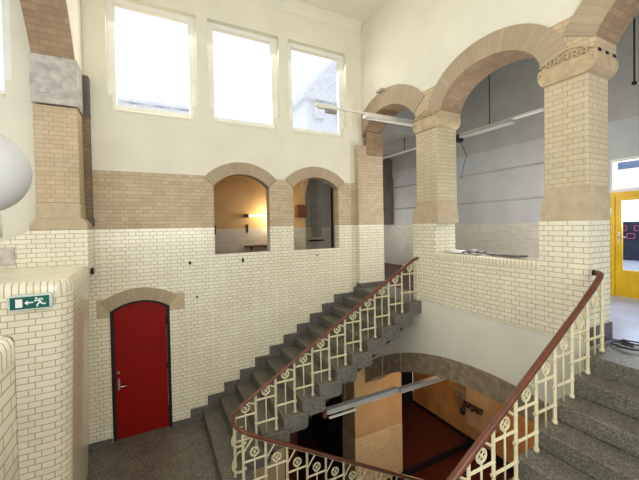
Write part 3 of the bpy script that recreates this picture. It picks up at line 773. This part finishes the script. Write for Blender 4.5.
# globe lamp
gx, gy, gz = -.845, 2.40, CZ+.33
o = thing('hanging_globe_lamp', (gx, gy, gz), 'white opal globe lamp hanging at the left edge', 'globe lamp')
m = MB(); R = .235
m.lathe([(R*math.sin(a), -R*math.cos(a)) for a in [PI*i/20 for i in range(1, 20)]], (gx, gy, gz), 32); m.build('globe', 'opal', o)
m = MB(); m.lathe([(0, R+.13), (.10, R+.12), (.105, R+.03), (.09, R-.02), (.10, R-.03)], (gx, gy, gz), 20); m.build('collar', 'lamp_grey', o)
m = MB(); m.lathe([(.09, -R+.02), (.10, -R-.01), (.10, -R-.13), (.0, -R-.13)], (gx, gy, gz), 20); m.build('bottom_cup', 'white', o)
m = MB(); m.tube([(gx, gy, gz+R+.1), (gx, gy, ZC)], .012, 8); m.build('rod', 'lamp_grey', o)

# ------------------------------------------------------------------ hanging batten lamps
o = thing('hanging_batten_lamp', (3.7, 5.2, 5.45), 'long white batten lamp across the narrow archway and right window', 'batten lamp')
m = MB(); m.box(2.62, 2.70, 5.17, 5.23, 5.47, 5.53); m.box(2.66, 3.05, 5.165, 5.235, 5.44, 5.53); m.build('end_bracket', 'lamp_white', o, bevel=.006)
m = MB(); m.box(2.82, 3.03, 5.15, 5.25, 5.385, 5.445); m.build('connector_box', 'lamp_grey', o, bevel=.008)
m = MB(); m.box(3.03, 5.0, 5.18, 5.22, 5.465, 5.505); m.build('carrier_rail', 'lamp_white', o)
m = MB(); m.prism([(5.13, 5.40), (5.27, 5.40), (5.24, 5.465), (5.16, 5.465)], 'X', 3.66, 4.98); m.build('reflector', 'lamp_white', o)
m = MB(); m.tube([(3.7, 5.2, 5.39), (4.94, 5.2, 5.39)], .014, 8); m.build('tube', 'white', o)
m = MB(); m.tube([(4.9, 5.2, 5.5), (4.9, 5.2, 6.95)], .006, 6); m.build('suspension_rod', 'lamp_grey', o)
m = MB(); m.box(4.06, 4.149, 5.20, 5.38, 6.0, 6.05)
tag(m.build('wall_mounted_bracket', 'stone_grey', bevel=.006), 'small metal bracket on the plaster above the narrow archway', 'bracket')

o = thing('hanging_track_lamp', (5.9, 5, 5.24), 'long white track lamp hanging in the corridor behind the pillars', 'track lamp')
m = MB(); m.box(5.87, 5.93, 3.2, 7.65, 5.22, 5.26); m.build('track', 'lamp_white', o)
m = MB(); m.box(5.82, 5.98, 3.72, 4.85, 5.16, 5.22); m.build('reflector', 'lamp_dull', o, bevel=.01)
m = MB(); m.box(5.82, 5.98, 4.86, 4.98, 5.1, 5.24); m.build('junction_box', 'black', o)
m = MB(); m.tube([(5.9, 4.87, 5.1), (5.9, 4.78, 4.9), (5.9, 4.72, 4.75), (5.9, 4.8, 4.55), (5.9, 4.86, 4.3)], .006, 5); m.build('loose_cable', 'cable', o)
for yy, zt in ((4.19, 6.95), (6.6, 5.6)):
    m = MB(); m.tube([(5.9, yy, 5.26), (5.9, yy, zt)], .009, 6); m.build('suspension_rod', 'iron', o)
m = MB(); m.tube([(6.6, 2.28, 5.44), (6.6, 2.28, 6.95)], .012, 6); m.lathe([(0, -.03), (.03, -.02), (.03, .02), (0, .03)], (6.6, 2.28, 5.44), 10)
tag(m.build('hanging_rod', 'iron'), 'thin dark rod hanging from the corridor ceiling above the yellow door', 'rod')

def low_batten(x0, x1, z, y, lab):
    o = thing('hanging_batten_lamp', ((x0+x1)/2, y, z), lab, 'batten lamp', group=None)
    m = MB(); m.box(x0, x1, y-.05, y+.05, z, z+.07); m.build('housing', 'lamp_dull', o, bevel=.006)
    m = MB(); m.tube([(x0+.06, y, z-.02), (x1-.06, y, z-.02)], .016, 8); m.build('tube', 'white', o)
    return o
o = low_batten(2.34, 3.78, .40, 4.5, 'white batten lamp hung under the far flight, left of its pair')
m = MB(); m.tube([(3.46, 4.5, .47), (3.46, 4.5, 1.32)], .004, 5); m.tube([(2.7, 4.5, .47), (2.7, 4.5, .905)], .004, 5); m.build('suspension_wire', 'lamp_grey', o)
m = MB(); m.box(2.36, 2.85, 4.40, 4.44, .36, .375); m.build('reflector', 'white', o)
m = MB(); m.box(2.28, 2.34, 4.44, 4.53, .36, .465); m.build('end_cap', 'sandbrown', o, bevel=.01)
o = low_batten(3.82, 5.3, .37, 4.5, 'white batten lamp passing under the low arch, right of its pair')
m = MB(); m.tube([(3.86, 4.5, .44), (3.86, 4.5, 1.58)], .004, 5); m.build('suspension_wire', 'lamp_grey', o)

# ------------------------------------------------------------------ cable and clutter
pts = []
for i in range(40):
    a = 2*PI*i/26
    pts.append((4.43+.12*math.cos(a)+.0005*i, 1.58+.15*math.sin(a)-.002*i, ZF+.012+.0012*i))
pts = [(4.66, 1.70, ZF+.02), (4.59, 1.66, ZF+.02)]+pts
m = MB(); m.tube(pts, .008, 6)
tag(m.build('power_cable', 'cable'), 'black cable lying in loops on the floor by the right pillar', 'cable')
m = MB(); m.box(4.60, 4.625, -1, 1.78, ZF, ZF+.008)
tag(m.build('trim_3', 'black'), 'thin black strip where granite meets the corridor floor', 'floor strip', 'structure')
def sheet(name, mat, cx, cyy, lx, ly, lab, amp, cat, rot=0):
    m = MB(); n = 6
    def pt(i, j):
        u, v = i/n-.5, j/n-.5
        x = u*lx; y = v*ly
        z = 2.872+amp*(.5+.5*math.sin(5*u+3*v+cx*9)*math.cos(4*v-2*u))
        return (cx+x*math.cos(rot)-y*math.sin(rot), cyy+x*math.sin(rot)+y*math.cos(rot), z)
    for i in range(n):
        for j in range(n): m.face([pt(i, j), pt(i+1, j), pt(i+1, j+1), pt(i, j+1)], smooth=True)
    ob = m.build(name, mat)
    s = ob.modifiers.new('thickness', 'SOLIDIFY'); s.thickness = .006; s.offset = 1
    tag(ob, lab, cat)
sheet('plastic_sheet', 'debris_l', 4.37, 3.72, .3, .26, 'crumpled pale plastic sheet at the left end of the parapet ledge', .05, 'plastic sheet', .3)
sheet('folded_cloth', 'debris_d', 4.42, 3.42, .26, .24, 'dark grey folded sheet on the parapet ledge, left of the loose slat', .07, 'cloth', -.3)
m = MB(); m.prism([(4.36, 2.70), (4.52, 2.66), (4.54, 3.22), (4.42, 3.24)], 'Z', 2.872, 2.895)
tag(m.build('loose_slat', 'debris_d', bevel=.004), 'dark flat slat lying in the middle of the parapet ledge', 'slat')

# ------------------------------------------------------------------ lower hall
wl = thing('wall_lower_north', (4.5, YN, ZL), 'lower hall wall with warm tiled dado, ochre plaster and dark openings', 'wall', 'structure')
m = wall(MB(), 'Y', YN+.001, YN1, .7, 2.2, ZL, -.005); m.build('tiled_face', 'warm_tile', wl)
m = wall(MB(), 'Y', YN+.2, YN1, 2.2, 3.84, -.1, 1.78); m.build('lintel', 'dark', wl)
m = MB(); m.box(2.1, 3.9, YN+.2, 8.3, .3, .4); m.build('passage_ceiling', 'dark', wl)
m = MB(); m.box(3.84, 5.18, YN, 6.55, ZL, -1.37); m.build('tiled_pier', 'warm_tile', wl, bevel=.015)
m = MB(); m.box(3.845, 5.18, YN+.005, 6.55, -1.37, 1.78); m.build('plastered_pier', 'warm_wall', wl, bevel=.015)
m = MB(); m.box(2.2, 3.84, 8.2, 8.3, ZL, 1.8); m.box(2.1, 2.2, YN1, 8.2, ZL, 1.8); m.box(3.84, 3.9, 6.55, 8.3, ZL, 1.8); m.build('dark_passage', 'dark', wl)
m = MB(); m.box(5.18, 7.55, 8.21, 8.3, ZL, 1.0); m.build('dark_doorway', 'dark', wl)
m = MB(); m.box(2.2, 2.50, 6.06, 6.11, ZL+.14, -.1)
tag(m.build('door_3', 'red_floor'), 'dark red door leaf in the shadow below the far flight', 'door', 'structure')
m = MB(); m.box(5.18, 7.55, 5.97, 6.03, ZL, ZL+.145)
tag(m.build('trim_4', 'black'), 'black step edge on the lower hall floor', 'step', 'structure')
wo = thing('wall_lower_east', (7.55, 5, ZL), 'orange plastered lower hall wall under the low arch', 'wall', 'structure')
m = MB(); m.box(7.55, 7.7, -1, 8.2, ZL, 1.8); m.build('plaster', 'ochre', wo)
m = MB(); m.box(7.52, 7.55, -1, 8.2, ZL, ZL+.22); m.build('black_skirting', 'black', wo)
m = MB(); m.box(7.25, 7.55, 5.85, 6.3, -1.38, -1.14); m.build('corbel', 'stone_dark', wo, bevel=.04)
m = MB(); m.box(7.2, 7.55, 5.2, 5.85, -1.9, 1.7); m.build('pilaster', 'warm_wall', wo)
m = MB(); m.box(.98, 1.1, -1, 4.25, ZL, -.2); m.box(.7, .8, 4.25, 6.0, ZL, -.2)
tag(m.build('wall_lower_west', 'warm_tile'), 'lower hall end wall beneath the landing', 'wall', 'structure')
m = MB(); m.box(4.6, 7.7, -1, 8.3, 1.60, 1.79)
tag(m.build('ceiling_lower', 'ochre'), 'orange lit ceiling of the lower hall', 'ceiling', 'structure')
o = thing('wall_lamp', (7.2, 5.6, -1.35), 'black wrought iron wall lamp on the lower hall pilaster below the low arch', 'wall lamp')
m = MB(); m.tube([(7.2, 5.75, -1.45), (7.05, 5.75, -1.3), (6.95, 5.75, -1.35)], .02, 6); m.tube([(7.2, 5.45, -1.45), (7.0, 5.45, -1.25), (6.9, 5.45, -1.32)], .02, 6)
m.tube([(7.12, 5.85, -1.3), (7.12, 5.3, -1.28)], .02, 6)
for q in range(6): m.ring((7.08, 5.35+.09*q, -1.33-.02*(q % 2)), .05, .014, 'X', 10, 5)
m.build('bracket', 'iron', o)
m = MB(); m.lathe([(0, -.14), (.06, -.1), (.08, 0), (.05, .06), (0, .07)], (6.95, 5.75, -1.42), 12); m.build('lantern', 'iron', o)

# ------------------------------------------------------------------ outside the windows
def house(x, y, w, dd, eave, ridge, lab, gable):
    o = thing('neighbouring_house', (x, y, -4), lab, 'house')
    m = MB(); m.box(x, x+w, y, y+dd, -4, eave); m.build('wall', 'house', o)
    m = MB()
    if gable: m.prism([(x-.4, eave), (x+w/2, ridge), (x+w+.4, eave), (x+w+.4, eave-.2), (x-.4, eave-.2)], 'Y', y-.4, y+dd)
    else: m.prism([(y-.4, eave-.2), (y-.4, eave), (y+dd/2, ridge), (y+dd, eave)], 'X', x-.4, x+w+.4)
    m.build('roof', 'house_d', o)
    m = MB()
    n = max(2, int(w/1.6))
    for i in range(n): m.box(x+.5+i*w/n, x+1.2+i*w/n, y-.45, y-.02, eave-1.4, eave-.4)
    m.build('window', 'house_d', o)
house(-3.5, 26, 6.5, 6, 12.2, 13.2, 'pale distant house roof low in the window above the red door', False)
house(4.4, 27.5, 4.2, 6, 12.2, 13.0, 'pale distant house roof low in the middle window', False)
house(9.4, 20, 7, 6, 12.0, 16.5, 'pale gabled house filling the window nearest the corner', True)

# ------------------------------------------------------------------ light
W = bpy.data.worlds.new('sky'); bpy.context.scene.world = W; W.use_nodes = True
bg = W.node_tree.nodes['Background']; bg.inputs[0].default_value = s2l((240, 246, 255)); bg.inputs[1].default_value = 1.2
def area(name, loc, target, sx, sy, e, c=(1, 1, 1)):
    l = bpy.data.lights.new(name, 'AREA'); l.shape = 'RECTANGLE'; l.size = sx; l.size_y = sy; l.energy = e; l.color = c
    o = bpy.data.objects.new(name, l); COL.objects.link(o); o.location = loc
    o.rotation_euler = (Vector(target)-Vector(loc)).to_track_quat('-Z', 'Y').to_euler(); return o
def point(name, loc, e, c, r=.1):
    l = bpy.data.lights.new(name, 'POINT'); l.energy = e; l.color = c; l.shadow_soft_size = r
    o = bpy.data.objects.new(name, l); COL.objects.link(o); o.location = loc; return o
for i, c in enumerate(WC[1:]): area('window_daylight', (c, 6.5, 6.2), (c+.2, 2, 2.5), 1.2, 1.7, 26, (1, .99, .96))
area('south_daylight', (.3, -2.6, 4.0), (.6, 6, 2.0), 4, 2.6, 175, (1, .965, .89))
area('ceiling_fill', (1.2, 1.5, 4.6), (1.2, 2.5, 8), 3, 3, 13, (1, .97, .9))  # unseen upward lamp added to brighten the ceiling
area('door_daylight', (7.9, 2.2, 3.9), (4.5, 2.4, 2.2), 1.2, 1.4, 60, (.82, .9, 1))
point('corridor_fill', (5.3, 4.0, 3.7), 70, (1, .97, .92), .3)  # unseen fill light added to brighten the corridor walls
point('corridor_fill', (6.0, 8.2, 3.4), 34, (1, .96, .9), .3)  # second unseen fill, added for the far end of the corridor
point('niche_glow', (2.8, 8.3, 3.64), 24, (1, .86, .64), .12)
point('niche_glow', (3.55, 7.6, 4.3), 7, (1, .8, .5), .12)
area('lower_lamp', (6.1, 5.0, 1.45), (6.1, 5.2, -3), 1.6, 1.4, 34, (1, .66, .36))
point('lower_pier_fill', (4.6, 4.7, -.9), 13, (1, .76, .46), .25)  # unseen warm fill added to light the lower pier
sc = bpy.context.scene
sc.view_settings.view_transform = 'Standard'
sc.view_settings.look = 'None'
sc.view_settings.exposure = 0.06
sc.view_settings.gamma = .93
